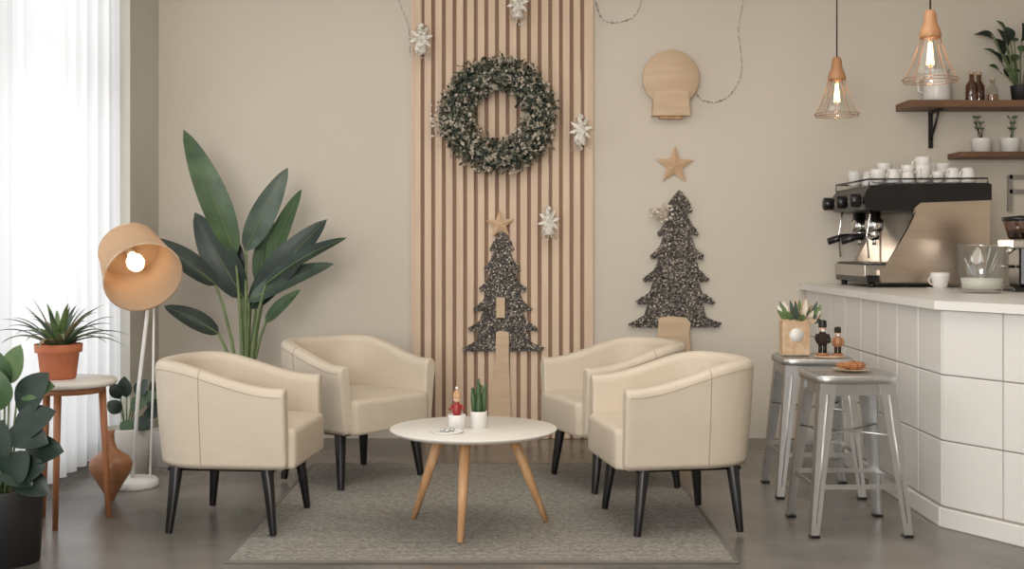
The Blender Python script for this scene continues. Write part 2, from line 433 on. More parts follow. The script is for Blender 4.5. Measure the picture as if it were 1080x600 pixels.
def wall_tree(cx,zb,h,w,y,tiers,lean,trunk,nchip):
    b=MB(); L=[]
    for k in range(tiers):
        t0=k/tiers; t1=(k+1)/tiers
        wo=w*.5*(.16+.84*t1)
        wi=w*.5*(.08+.60*t1)
        L.append((-wo*.66,1-(t0+(t1-t0)*.50)));L.append((-wo*.90,1-(t0+(t1-t0)*.78)));L.append((-wo,1-(t1-.02)))
        L.append((-wo*.94,1-(t1+.004)))
        if k<tiers-1: L.append((-wi,1-(t1-.004)))
    L=[(0,1.0)]+L
    poly=[(cx+lean*q[1]*h+q[0],zb+max(q[1],0)*h) for q in L]
    poly+=[(cx+lean*q[1]*h-q[0]*1.0,zb+max(q[1]+.010*math.sin(i*2.1),0)*h) for i,q in reversed(list(enumerate(L))) if q[0]!=0]
    b.prism(poly,y-.014,y+.004,M_board)
    xs=[p[0] for p in poly];rnd=random.Random(5)
    cnt=0
    while cnt<nchip:
        px=rnd.uniform(min(xs)-.004,max(xs)+.004); pz=rnd.uniform(zb,zb+h)
        if not inside((px,pz),poly): continue
        cnt+=1; s1=rnd.uniform(.005,.0105); q=Vector((px,y-.015,pz))
        ax=Vector((rnd.gauss(0,1),rnd.gauss(0,1),rnd.gauss(0,1))).normalized()
        u=ax.orthogonal().normalized(); w_=ax.cross(u)
        vs=[q+ax*s1*.6,q-ax*s1*.6]+[q+(u*math.cos(t)+w_*math.sin(t))*s1 for t in (0,2.1,4.2)]
        b.add(vs,[[0,2,3],[0,3,4],[0,4,2],[1,3,2],[1,4,3],[1,2,4]],M_glit,False)
    b.prism(trunk,y-.035,y-.016,M_ply)
    return b
yt=WY-.05
b=wall_tree(-.055,.56,.76,.52,yt,6,-.012,[(-.10,.68),(-.075,.69),(-.02,.68),(-.02,.5),(-.012,.3),(-.002,.005),(-.155,.005),(-.14,.3),(-.105,.5)],3000)
b.box((-.072,yt-.025,.835),(.055,.016,.13),M_ply,.003)
star(b,(-.075,yt-.01,1.36),.095,M_star,.016,.05)
b.build('wall_christmas_tree',(-.055,yt,.005))
b=wall_tree(1.03,.71,.87,.59,WY-.022,6,.035,[(.93,.77),(1.0,.78),(1.10,.77),(1.13,.74),(1.12,.66),(1.14,.5),(1.17,.3),(1.2,.005),(.88,.005),(.92,.3),(.94,.5),(.92,.66)],4600)
star(b,(1.033,WY-.02,1.735),.125,M_star,.018,-.03)
for k in range(110):
    a=R.uniform(0,6.28); rr=R.uniform(0,.055); q=Vector((.945+rr*math.cos(a)*1.3,WY-.05-R.uniform(0,.02),1.43+rr*math.sin(a))); d=Vector((R.gauss(0,1),-abs(R.gauss(0,.6)),R.gauss(0,1))).normalized()*.025
    sd=d.orthogonal()*.35; b.add([q,q+d*.5+sd,q+d,q+d*.5-sd],[[0,1,2,3]],M_blos,False)
b.build('wall_christmas_tree',(1.03,WY,.005))

# ------------------------------------------------------------ disc wall lamp
b=MB(); b.lathe([(0,0),(.174,0),(.178,.004),(.178,.026),(.174,.03),(0,.03)],(1.003,WY-.045,2.283),M_ply,48,axis=(0,-1,0))
b.prism([(.895,2.20),(1.11,2.20),(1.12,2.045),(.885,2.045)],WY-.10,WY-.002,M_ply)
b.box((1.003,WY-.05,2.036),(.15,.05,.02),M_oak,.005); b.box((1.003,WY-.025,2.283),(.12,.045,.12),M_ply)
b.build('disc_wall_sconce',(1.003,WY,2.2))

# ------------------------------------------------------------ ornaments + strings
def ornament(x,z,s,y):
    # lacy white hanging ornament: slim body, star arms and feathery petals
    b=MB(); rnd=random.Random(int(x*100))
    b.lathe([(0,.09),(.012,.085),(.018,.03),(.034,-.04),(.040,-.07),(.03,-.078),(0,-.075)],(0,0,0),M_alabaster,16)
    b.ell((0,0,.108),.019,M_alabaster)
    for k in range(8):
        a=k*math.pi/4+.2; b.leaf((0,-.02,.02),(.078*math.cos(a),-.012,.02+.095*math.sin(a)),.026,M_alabaster,(0,-1,0),n=5)
    for k in range(230):
        a=rnd.uniform(0,6.28); z1=rnd.uniform(-.10,.11); r1=.022+.024*(.11-z1)/.2
        q=Vector((r1*math.cos(a),r1*math.sin(a),z1)); d=Vector((math.cos(a),math.sin(a),rnd.uniform(-1.2,.8)))*.026; sd=Vector((-math.sin(a),math.cos(a),0))*.006
        b.add([q,q+d*.5+sd,q+d,q+d*.5-sd],[[0,1,2,3]],M_alabaster if k%5 else M_blos,False)
    b.tube([(0,0,.125),(0,.01,.42)],.0016,M_white,5)
    ob=b.build('hanging_lace_ornament',(x,y,z),local=True); ob.scale=(s,s,s); return ob
ornament(-.568,2.50,.95,WY-.13); ornament(.036,2.72,.9,WY-.13); ornament(.43,1.93,.95,WY-.13); ornament(.23,1.36,.9,WY-.13)
def string(name,pts,sp=.035):
    b=MB(); P=[]
    pts=[Vector(p) for p in pts]
    for i in range(len(pts)-1):
        p0=pts[max(i-1,0)];p1=pts[i];p2=pts[i+1];p3=pts[min(i+2,len(pts)-1)]
        for k in range(8):
            t=k/8; P.append(.5*((2*p1)+(p2-p0)*t+(2*p0-5*p1+4*p2-p3)*t*t+(3*p1-p0-3*p2+p3)*t**3))
    P.append(pts[-1]); b.tube(P,.0018,M_sign,5)
    acc=0
    for i in range(len(P)-1):
        acc+=(P[i+1]-P[i]).length
        if acc>sp: b.ell(P[i],.007,M_alabaster if i%2 else M_sign,6,4); acc=0
    b.build(name,P[0])
yy=WY-.012
string('bead_garland',[(1.5,yy,3.1),(1.47,yy,2.79),(1.44,yy,2.6),(1.46,yy,2.35),(1.40,yy,2.2),(1.30,yy,2.14),(1.2,yy,2.16),(1.15,yy,2.25)])
string('bead_garland',[(.53,yy,2.78),(.58,yy,2.66),(.70,yy,2.65),(.80,yy,2.72),(.86,yy,2.95)])
string('bead_garland',[(-.78,yy,3.0),(-.72,yy,2.78),(-.66,yy,2.62),(-.648,yy,2.45)])

# ------------------------------------------------------------ pendants
def pendant(x,y,zb):
    b=MB()
    b.tube([(0,0,.30),(0,0,CH-zb)],.004,M_blackp,6)
    b.lathe([(0,.0),(.05,0),(.05,.02),(0,.025)],(0,0,CH-zb-.025),M_blackp,20)
    b.lathe([(0,.20),(.044,.20),(.05,.21),(.046,.235),(.030,.275),(.026,.315),(.018,.33),(0,.33)],(0,0,0),M_capwood,24)
    pr=[(.045,.205),(.062,.15),(.09,.07),(.124,.012),(.118,0)]
    b.lathe([(q[0]-.003,q[1]) for q in pr],(0,0,0),M_glass2,36)
    for k in range(10):
        a=2*math.pi*k/10; b.tube([(r*math.cos(a),r*math.sin(a),z) for r,z in pr],.0018,M_brass,5)
    for r,z in (pr[0],pr[3],pr[4]):
        b.tube([(r*math.cos(2*math.pi*k/32),r*math.sin(2*math.pi*k/32),z) for k in range(33)],.0022,M_brass,5)
    b.lathe([(.016,.2),(.02,.17),(.032,.12),(.034,.09),(.026,.06),(0,.05)],(0,0,0),M_glass2,20)
    for k in range(6):
        a=math.pi*k/3; b.tube([(.006*math.cos(a),.006*math.sin(a),.18),(.016*math.cos(a),.016*math.sin(a),.08)],.0022,M_fil,5)
    return b.build('cage_pendant_lamp',(x,y,zb),local=True)
pendant(1.82,6.8,1.95); pendant(1.93,5.6,1.98)

# ------------------------------------------------------------ counter
ct=.985; Bp=Vector((1.86,5.29)); dv=Vector((.5,-.866)); Cp=Bp+dv*1.55
b=MB(); xr=2.95
body=[(1.87,WY-.02),(1.88,5.29),(Cp.x+.02,Cp.y),(Cp.x+.75,Cp.y+.4),(xr,5.5),(xr,WY-.02)]
b.prism(body,.0,ct-.038,M_grout,plane='xy')
top=[(1.83,WY-.01),(1.835,5.275),(Cp.x-.03,Cp.y-.02),(Cp.x+.78,Cp.y+.4),(xr+.03,5.5),(xr+.03,WY-.01)]
b.prism(top,ct-.038,ct,M_white,plane='xy')
def tiles(p,q,n):
    p=Vector(p);q=Vector(q);d=(q-p);L=d.length/n;dn=d.normalized();ang=math.atan2(dn.y,dn.x); hz=(ct-.038-.09)/3
    for i in range(n):
        c=p+dn*L*(i+.5)
        for k in range(3):
            b.box((c.x,c.y,.09+hz*(k+.5)),(L-.006,.016,hz-.006),M_tile,.003,rot=rotz(ang),seg=1)
    c=(p+q)/2; b.box((c.x,c.y,.042),(d.length+.0,.04,.084),M_tile,.004,rot=rotz(ang),seg=1)
tiles((1.87,WY-.03),(1.88,5.29),8); tiles((1.88,5.29),(Cp.x+.02,Cp.y),5)
b.build('cafe_counter',(2.3,6,0))

# ------------------------------------------------------------ espresso machine
b=MB(); ox,oy=2.02,6.93; XS=.87; MM=Matrix.Translation((ox,oy,ct))@Matrix.Diagonal((XS,1,1,1))
for x in (.06,.72):
    for y in (.06,.64): b.lathe([(0,0),(.022,0),(.02,.03),(0,.03)],(x,y,0),M_blackp,16,M=MM)
b.box((.38,.35,.05),(.74,.66,.04),M_blackp,.006,M=MM)
b.box((.20,.35,.095),(.40,.64,.07),M_steel,.008,M=MM)
b.box((.16,.35,.134),(.30,.58,.008),M_dark,M=MM)
for k in range(14): b.box((.16,.09+k*.04,.14),(.29,.008,.006),M_chrome,M=MM)
b.box((.53,.35,.28),(.40,.62,.36),M_steel,.01,M=MM)
side=[(.10,.03),(.77,.03),(.80,.10),(.815,.30),(.815,.515),(.30,.50),(.33,.43),(.28,.34),(.14,.13),(.09,.10)]
b.prism(side,0,.028,M_side,M=MM); b.prism(side,.672,.70,M_side,M=MM)
hood=[(.0,.455),(-.012,.50),(.0,.55),(.03,.585),(.80,.60),(.825,.59),(.825,.50),(.36,.485),(.30,.44),(.10,.44)]
b.prism(hood,-.004,.704,M_blackp,M=MM)
b.box((.06,.35,.5),(.10,.6,.08),M_steel,.01,M=MM)
for y in (.0,.7): b.tube([(.02,y,.58),(.02,y,.62),(.80,y,.625),(.80,y,.59)],.005,M_blackp,8,M=MM)
b.tube([(.02,0,.62),(.02,.7,.62)],.005,M_blackp,8,M=MM)
for y in (.19,.49):
    b.lathe([(0,.44),(.045,.44),(.045,.40),(.06,.39),(.062,.34),(.05,.325),(0,.325)],(.12,y,0),M_chrome,28,M=MM)
    b.lathe([(0,.33),(.04,.33),(.042,.30),(.03,.275),(0,.27)],(.12,y,0),M_chrome,24,M=MM)
    b.tube([(.08,y,.305),(.03,y,.30),(-.01,y,.29),(-.10,y,.265)],[.009,.014,.021,.022],M_blackp,12,M=MM)
    b.tube([(.12,y-.015,.28),(.12,y-.02,.245)],.008,M_chrome,M=MM); b.tube([(.12,y+.015,.28),(.12,y+.02,.245)],.008,M_chrome,M=MM)
for y in (.05,.34,.64):
    b.tube([(.02,y,.50),(-.03,y,.50)],.012,M_chrome,10,M=MM); b.tube([(-.02,y,.50),(-.025,y,.50),(-.085,y,.50),(-.09,y,.50)],[.034,.040,.040,.032],M_blackp,18,M=MM)
for y in (.045,.65): b.tube([(.05,y,.46),(.04,y,.40),(.02,y-.005,.30),(.035,y,.17)],.0065,M_chrome,10,M=MM)
b.build('espresso_machine',(ox+.35,oy+.35,ct))
def cup(b,x,y,z,r=.035,h=.06,a=0,flip=False,m=M_white):
    pr=[(0,0),(r*.6,0),(r*.78,h*.1),(r,h*.75),(r,h),(r*.9,h),(r*.85,h*.5),(0,h*.12)]
    if flip: pr=[(q[0],h-q[1]) for q in pr]
    b.lathe(pr,(x,y,z),m,20)
    P=[(x+(r*.95+.02*math.sin(t))*math.cos(a),y+(r*.95+.02*math.sin(t))*math.sin(a),z+h*.5+h*.26*math.cos(t)) for t in [math.pi*k/8 for k in range(9)]]
    b.tube(P,.004,m,6)
b=MB(); zt=ct+.602; rc=random.Random(3)
for i in range(7):
    for j in range(4):
        x=ox+.09+i*.086; y=oy+.07+j*.16
        if rc.random()<.2: continue
        sc=rc.choice([.038,.042,.046]); hh=sc*rc.choice([1.7,1.9,2.3])
        cup(b,x,y,zt,sc,hh,rc.uniform(0,6),rc.random()<.6)
        if rc.random()<.35: cup(b,x,y,zt+hh*.62,sc*.96,hh*.8,rc.uniform(0,6),False)
b.build('coffee_cups_on_machine',(ox+.35,oy+.3,zt))
b=MB(); b.lathe([(0,0),(.06,0),(.075,.008),(.06,.006),(0,.005)],(2.37,6.72,ct),M_white); cup(b,2.37,6.72,ct+.006,.05,.085,3.3); b.build('cappuccino_cup',(2.37,6.72,ct))
b=MB(); b.lathe([(0,0),(.09,0),(.10,.01),(.125,.24),(.12,.24),(.095,.02),(0,.018)],(2.38,6.15,ct),M_glass,36)
b.lathe([(0,.02),(.093,.022),(.100,.075),(0,.078)],(2.38,6.15,ct),M_alabaster,32)
b.lathe([(.123,.235),(.127,.243),(.123,.248),(.118,.243)],(2.38,6.15,ct),M_glass,36)
for k in range(11):
    a=k*.57; b.tube([(2.38+.03*math.cos(a),6.15+.03*math.sin(a),ct+.075),(2.38+.085*math.cos(a+.3),6.15+.085*math.sin(a+.3),ct+.20+.03*math.sin(k))],.006,M_galv)
b.build('glass_canister',(2.38,6.15,ct))
b=MB(); gx,gy=2.70,6.42
b.box((gx,gy,ct+.012),(.2,.26,.024),M_blackp,.006); b.box((gx+.02,gy,ct+.14),(.13,.17,.24),M_blackp,.02)
b.box((gx-.02,gy-.02,ct+.25),(.17,.18,.05),M_chrome,.01)
b.lathe([(0,.275),(.06,.275),(.085,.36),(.09,.37),(.09,.375),(0,.38)],(gx-.01,gy,ct),M_amber,24); b.lathe([(0,.37),(.094,.37),(.094,.39),(0,.40)],(gx-.01,gy,ct),M_blackp,24)
b.lathe([(0,.277),(.055,.277),(.07,.32),(0,.325)],(gx-.01,gy,ct),M_soil,20)
b.tube([(gx-.06,gy-.04,ct+.24),(gx-.1,gy-.05,ct+.2)],[.02,.012],M_chrome,12); b.tube([(gx-.13,gy-.03,ct+.13),(gx-.05,gy-.02,ct+.13)],.008,M_chrome)
b.build('coffee_grinder',(gx,gy,ct))

# ------------------------------------------------------------ wall shelves
b=MB(); z=2.10
b.box((3.25,WY-.137,z),(1.62,.26,.045),M_shelf,.004)
for x in (2.66,3.9):
    b.box((x,WY-.017,z-.14),(.025,.02,.23),M_black); b.box((x,WY-.11,z-.032),(.025,.2,.012),M_black)
    b.tube([(x,WY-.02,z-.2),(x,WY-.09,z-.13),(x,WY-.16,z-.04)],.008,M_black)
b.build('wall_shelf',(3.25,WY,z-.25))
b=MB(); z2=1.79; b.box((3.42,WY-.117,z2),(1.3,.22,.035),M_shelf,.004); 
for x in (3.35,3.95): b.box((x,WY-.017,z2-.08),(.02,.02,.13),M_black); b.box((x,WY-.1,z2-.024),(.02,.18,.012),M_black)
b.build('wall_shelf',(3.42,WY,z2-.1))
zs=z+.0225
b=MB(); x,y=2.66,WY-.13; b.lathe([(0,0),(.075,0),(.085,.02),(.078,.13),(.07,.19),(.078,.2),(.068,.2),(.062,.18),(0,.15)],(x,y,zs),M_white); b.tube([(x-.07,y,zs+.17),(x-.12,y,zs+.14),(x-.115,y,zs+.07),(x-.075,y,zs+.05)],.008,M_white); b.build('white_pitcher',(x,y,zs))
for x,h,mm in ((2.87,.19,M_amber),(3.0,.15,M_glass),(2.95,.2,M_amber)):
    b=MB(); yb=WY-.15 if x!=2.95 else WY-.06
    b.lathe([(0,0),(.034,0),(.036,.01),(.034,h*.55),(.014,h*.72),(.014,h*.92),(0,h*.92)],(x,yb,zs),mm,20); b.lathe([(0,h*.9),(.017,h*.9),(.017,h),(0,h)],(x,yb,zs),M_kraft,14); b.lathe([(0,.01),(.03,.01),(.03,h*.3),(0,h*.3)],(x,yb,zs),M_pastry,16)
    b.build('glass_bottle',(x,yb,zs))
def bushy(name,x,y,z,pr,ph,pm,n,L,lw,mats,up=.6,ymax=None,seed=1,hs=.15):
    b=MB(); pot(b,x,y,z,pr,ph,pm,pr*.8); rnd=random.Random(seed)
    for i in range(n):
        a=rnd.uniform(0,6.28); el=rnd.uniform(.1,1.3); l=L*rnd.uniform(.6,1.1)
        s0=Vector((x+pr*.4*math.cos(a),y+pr*.4*math.sin(a),z+ph*.88)); hh=rnd.uniform(.2,1)*hs
        d=Vector((math.cos(a)*math.cos(el),math.sin(a)*math.cos(el),math.sin(el)*up+.15)).normalized()
        s1=s0+Vector((d.x*.4*hs,d.y*.4*hs,hh))
        t=s1+d*l
        if ymax is not None and (t.y>ymax): t.y=ymax
        if ymax is not None and (s1.y>ymax): s1.y=ymax-.01
        b.tube([s0,s0.lerp(s1,.5)+Vector((0,0,.01)),s1],.003,M_stem,5)
        b.leaf(s1,t,lw*rnd.uniform(.7,1.1),mats[i%len(mats)],(d.x*-.5+.01,-.6,.6),arch=.12)
    b.build(name,(x,y,z))
bushy('potted_shelf_plant',3.17,WY-.16,zs,.06,.10,M_darkpot,44,.12,.07,[M_leafd,M_leafd,M_leafm],ymax=WY-.04,seed=4,hs=.34)
bushy('potted_shelf_plant',3.46,WY-.16,zs,.06,.10,M_darkpot,30,.13,.06,[M_leafd,M_leafm],ymax=WY-.04,seed=5,hs=.38)
z3=z2+.0185
for x,sd in ((2.94,1),(3.12,2)):
    b=MB(); y=WY-.125; pot(b,x,y,z3,.062,.088,M_white,.054); rnd=random.Random(sd)
    for k in range(5):
        q=[Vector((x,y,z3+.07))]; d=Vector((rnd.uniform(-.3,.3),-.05,1))
        for j in range(4): q.append(q[-1]+d*.036+Vector((rnd.uniform(-.012,.012),0,0)))
        b.tube(q,[.003,.0025,.002,.0018,.001],M_soil if sd==1 else M_leafm,5)
        for j in (2,3,4): b.leaf(q[j],q[j]+Vector((rnd.uniform(-.03,.03),-.01,.016)),.012,M_leafm,n=4)
    b.build('potted_succulent',(x,y,z3))
b=MB()
b.box((3.165,WY-.014,1.56),(.028,.02,.23),M_sign)
b.box((3.225,WY-.014,1.662),(.13,.02,.026),M_sign); b.box((3.21,WY-.014,1.57),(.10,.02,.026),M_sign)
b.build('wall_letter_sign',(3.2,WY,1.44))

# ------------------------------------------------------------ bar stools
def stool(x,y,a=0):
    b=MB(); H=.675; w=.178
    pl=[]
    for k in range(48):
        t=2*math.pi*k/48; c,s_=math.cos(t),math.sin(t); e=.32
        pl.append((math.copysign(abs(c)**e,c),math.copysign(abs(s_)**e,s_)))
    lv=[(w*.99,H-.034),(w*1.02,H-.03),(w*1.02,H-.008),(w*.99,H-.001),(w*.94,H),(w*.88,H-.006),(w*.4,H-.008),(.02,H-.008),(.018,H-.02)]
    vs=[(p[0]*r,p[1]*r,z) for r,z in lv for p in pl]; fs=[]
    for i in range(len(lv)-1):
        for k in range(48): k2=(k+1)%48; fs.append([i*48+k,i*48+k2,(i+1)*48+k2,(i+1)*48+k])
    b.add(vs,fs,M_galv)
    def cor(z): t=(H-.03-z)/(H-.03); return .160+.055*t, .070-.036*t
    for sx in (-1,1):
        for sy in (-1,1):
            vs=[];fs=[]; zz=[H-.03,H*.66,H*.33,0]
            for z in zz:
                o,w_=cor(z); t=.006
                for px,py in ((0,0),(-w_,0),(-w_,-t),(-t,-t),(-t,-w_),(0,-w_)): vs.append((sx*(o+px),sy*(o+py),z))
            for i in range(3):
                for k in range(6): k2=(k+1)%6; fs.append([i*6+k,i*6+k2,(i+1)*6+k2,(i+1)*6+k])
            fs+= [[0,1,2,3,4,5],[18,19,20,21,22,23]]
            b.add(vs,fs,M_galv,False)
            o0,w0=cor(H-.08); o1,w1_=cor(.06)
            b.tube([(sx*(o0-w0*.5),sy*(o0+.001),H-.08),(sx*(o1-w1_*.5),sy*(o1+.001),.06)],[.006,.003],M_galv,6)
            o,_=cor(0); b.box((sx*(o-.018),sy*(o-.018),.006),(.042,.042,.012),M_blackp,.003)
    for z,hh in ((.21,.02),):
        o,w_=cor(z); o-=.006
        for s_ in (-1,1):
            b.box((0,s_*o,z),(2*o,.006,hh),M_galv); b.box((s_*o,0,z),(.006,2*o,hh),M_galv)
    z=H-.06; o,_=cor(z); o-=.008
    for s_ in (-1,1): b.box((0,s_*o,z),(2*o,.005,.05),M_galv); b.box((s_*o,0,z),(.005,2*o,.05),M_galv)
    o1,_=cor(.40);o1-=.012
    for s_ in (-1,1): b.tube([(-o1,s_*-o1,.42),(o1,s_*o1,.42)],.005,M_galv)
    return b.build('metal_bar_stool',(x,y,0),a,local=True)
stool(1.46,5.29,.02); stool(1.50,6.07,-.03)
sz=.6755
b=MB(); c=(1.425,6.12)
b.box((c[0],c[1],sz+.09),(.14,.08,.18),M_kraft,.004); b.lathe([(0,0),(.035,0),(.035,.003),(0,.003)],(c[0],c[1]-.040,sz+.10),M_white,20,axis=(0,-1,0))
for sx in (-1,1): b.tube([(c[0]+sx*.035,c[1],sz+.17),(c[0]+sx*.03,c[1],sz+.215),(c[0]+sx*.0,c[1],sz+.23)],.003,M_kraft)
rnd=random.Random(8)
for k in range(60):
    a=rnd.uniform(0,6.28); q=Vector((c[0]+.02+.06*math.cos(a),c[1]-.01+.03*math.sin(a),sz+.17)); t=q+Vector((.05*math.cos(a),.03*math.sin(a),rnd.uniform(.0,.11))); b.leaf(q,t,.026,[M_leafl,M_leafg,M_blos,M_kraft][k%4],n=5)
b.build('gift_bag',(c[0],c[1],sz))
b=MB(); b.lathe([(0,0),(.075,0),(.08,.003),(.07,.006),(0,.006)],(1.57,6.0,sz),M_kraft); b.build('wooden_coaster',(1.57,6.0,sz))
def figurine(x,y,z,s,m1,m2):
    b=MB()
    b.lathe([(0,0),(.03,0),(.03,.012),(0,.012)],(0,0,0),M_vase,16)
    for sx in (-1,1): b.tube([(sx*.011,0,.01),(sx*.011,0,.055)],.009,m1,10)
    b.lathe([(0,.05),(.022,.05),(.024,.07),(.022,.1),(.01,.112),(0,.112)],(0,0,0),m2,18)
    for sx in (-1,1): b.tube([(sx*.024,0,.1),(sx*.032,-.004,.078),(sx*.026,-.016,.06)],[.008,.007,.006],m2,8)
    b.ell((0,0,.126),.017,M_skin); b.lathe([(.019,.132),(.02,.15),(.017,.165),(0,.168)],(0,0,0),m1,16)
    b.ell((0,-.014,.118),(.01,.006,.008),M_white,8,6)
    ob=b.build('nutcracker_figurine',(x,y,z),local=True); ob.scale=(s,s,s)
figurine(1.535,6.0,sz+.0065,1.05,M_black,M_soil); figurine(1.61,6.0,sz+.0065,.85,M_soil,M_vase)
b=MB(); cx,cy=1.50,5.34
for k in range(7):
    t=(k-3)/3; a=t*1.2; b.ell((cx+.06*math.sin(a),cy+.05*(1-math.cos(a)),sz+.022),(.019*(1.25-.7*abs(t)),.026*(1.2-.7*abs(t)),.022*(1.0-.6*abs(t))),M_pastry,12,8)
b.lathe([(0,0.0005),(.06,0.0005),(.085,.006),(.06,.004),(0,.003)],(cx,cy+.02,sz),M_kraft,24)
b.build('croissant_on_napkin',(cx,cy,sz))

# ------------------------------------------------------------ bird of paradise
b=MB(); px,py=-1.56,7.10
pot(b,px,py,0,.15,.30,M_white,.12)
def W3(dx,dz,y=py): return Vector((px+dx,y,dz))
LV=[((-.06,1.18),(-.35,1.90),.175,M_leafm,.0,(.35,-1,.1)),
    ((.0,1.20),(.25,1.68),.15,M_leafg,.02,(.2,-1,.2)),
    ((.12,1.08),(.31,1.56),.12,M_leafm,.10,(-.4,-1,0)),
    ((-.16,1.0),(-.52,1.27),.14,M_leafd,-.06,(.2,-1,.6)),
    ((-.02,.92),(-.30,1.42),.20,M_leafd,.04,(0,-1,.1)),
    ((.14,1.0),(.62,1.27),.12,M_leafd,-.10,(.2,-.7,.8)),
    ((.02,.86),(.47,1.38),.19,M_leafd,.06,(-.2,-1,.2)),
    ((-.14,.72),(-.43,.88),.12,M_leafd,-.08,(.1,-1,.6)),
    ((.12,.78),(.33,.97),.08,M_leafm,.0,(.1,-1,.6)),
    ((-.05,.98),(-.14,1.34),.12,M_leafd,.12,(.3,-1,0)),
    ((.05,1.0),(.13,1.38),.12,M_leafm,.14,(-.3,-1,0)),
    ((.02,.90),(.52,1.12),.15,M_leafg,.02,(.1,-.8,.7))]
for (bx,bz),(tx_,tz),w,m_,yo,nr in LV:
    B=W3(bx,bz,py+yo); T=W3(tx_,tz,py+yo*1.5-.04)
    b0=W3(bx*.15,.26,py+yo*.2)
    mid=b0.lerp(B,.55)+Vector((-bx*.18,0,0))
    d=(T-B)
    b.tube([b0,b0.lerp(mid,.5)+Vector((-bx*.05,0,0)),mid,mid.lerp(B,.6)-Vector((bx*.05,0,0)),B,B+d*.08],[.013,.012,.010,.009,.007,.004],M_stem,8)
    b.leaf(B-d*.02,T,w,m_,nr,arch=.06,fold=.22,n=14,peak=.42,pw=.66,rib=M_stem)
b.build('bird_of_paradise_plant',(px,py,0))

# ------------------------------------------------------------ floor lamp
b=MB(); lx,ly=-1.93,6.17
b.lathe([(0,0),(.125,0),(.13,.008),(.13,.03),(.12,.042),(0,.045)],(lx,ly,0),M_whitem,36)
SE=Vector((-1.945,6.16,1.205)); OP=Vector((-1.81,5.955,1.07)); ax=(OP-SE).normalized(); Ln=(OP-SE).length
b.tube([(lx,ly,.04),(lx+.02,ly+.04,.5),(lx+.05,ly+.14,1.0),(lx+.04,ly+.17,1.22),(lx+.01,ly+.12,1.29),SE-ax*.03],.010,M_whitem,10)
b.tube([(lx+.09,ly,.04),(lx+.09,ly+.05,.5),(lx+.07,ly+.14,1.0)],.006,M_whitem,8)
b.lathe([(.150,0),(.190,Ln),(.187,Ln),(.147,.002)],SE,M_shade,48,axis=ax)
b.lathe([(.149,-.002),(.153,0),(.153,.01),(.149,.01)],SE,M_kraft,48,axis=ax); b.lathe([(.189,Ln-.006),(.1935,Ln-.006),(.1935,Ln+.004),(.187,Ln+.004)],SE,M_kraft,48,axis=ax)
b.lathe([(.150,.004),(.02,.004),(.02,.0),(.15,.0)],SE,M_shade,48,axis=ax)
b.lathe([(0,-.03),(.02,-.03),(.022,.06),(0,.06)],SE,M_whitem,16,axis=ax)
b.lathe([(.018,.05),(.025,.08),(.042,.115),(.044,.14),(.034,.168),(0,.182)],SE,M_bulb,24,axis=ax)
b.build('floor_lamp',(lx,ly,0))

# ------------------------------------------------------------ plant stand, aloe
b=MB(); sx_,sy_=-1.965,5.38; H=.635
b.lathe([(0,H-.03),(.19,H-.03),(.205,H-.022),(.205,H-.004),(.2,H),(0,H)],(sx_,sy_,0),M_tabletop,48)
b.lathe([(0,H-.06),(.15,H-.06),(.15,H-.03),(0,H-.03)],(sx_,sy_,0),M_red,32)
for a in (-1.57,.62,2.55):
    b.tube([(sx_+.15*math.cos(a),sy_+.13*math.sin(a),H-.03),(sx_+.18*math.cos(a),sy_+.16*math.sin(a),0)],[.017,.012],M_red,12)
b.build('round_side_table',(sx_,sy_,0))
b=MB(); ax_,ay_=-2.01,5.38
b.lathe([(0,0),(.07,0),(.075,.008),(.088,.115),(.1,.118),(.102,.155),(.092,.155),(.088,.13),(0,.13)],(ax_,ay_,H),M_terra,32)
b.lathe([(.088,.132),(0,.135)],(ax_,ay_,H),M_soil,20)
rnd=random.Random(21)
for i in range(40):
    a=i*2.39996; el=.05+1.15*(i/40)**1.3; l=.27+.07*rnd.random()-.08*(i/40)
    d=Vector((math.cos(a)*math.cos(el),math.sin(a)*math.cos(el),math.sin(el)))
    q=Vector((ax_,ay_,H+.13))+Vector((d.x,d.y,0))*.015
    mid=q+d*l*.5+Vector((0,0,.09*math.cos(el))); tip=q+d*l
    if mid.x<-2.22: mid.x=-2.22
    if tip.x<-2.245: tip.x=-2.245
    side=d.cross(Vector((0,0,1))).normalized()
    vs=[];fs=[];n=8
    for k in range(n+1):
        t=k/n; c=q*(1-t)**2+mid*2*t*(1-t)+tip*t*t
        w=.014*(1-t)**.6*(.8+.4*math.sin(math.pi*t))+.0006
        for s1 in (-1,0,1): vs.append(c+side*w*s1+Vector((0,0,abs(s1)*w*.5)))
    for k in range(n):
        for s1 in range(2): fs.append([k*3+s1,k*3+s1+1,k*3+s1+4,k*3+s1+3])
    b.add(vs,fs,[M_leafg,M_leafm,M_pink,M_leafl][i%4])
b.build('potted_aloe',(ax_,ay_,H))
b=MB(); b.lathe([(0,0),(.016,0),(.02,.008),(.03,.03),(.062,.085),(.096,.14),(.102,.175),(.09,.205),(.055,.23),(.028,.25),(.018,.285),(.015,.32),(.02,.335),(.012,.335),(.010,.29),(0,.28)],(-1.93,5.84,0),M_vase,36); b.build('turned_wood_vase',(-1.93,5.84,0))
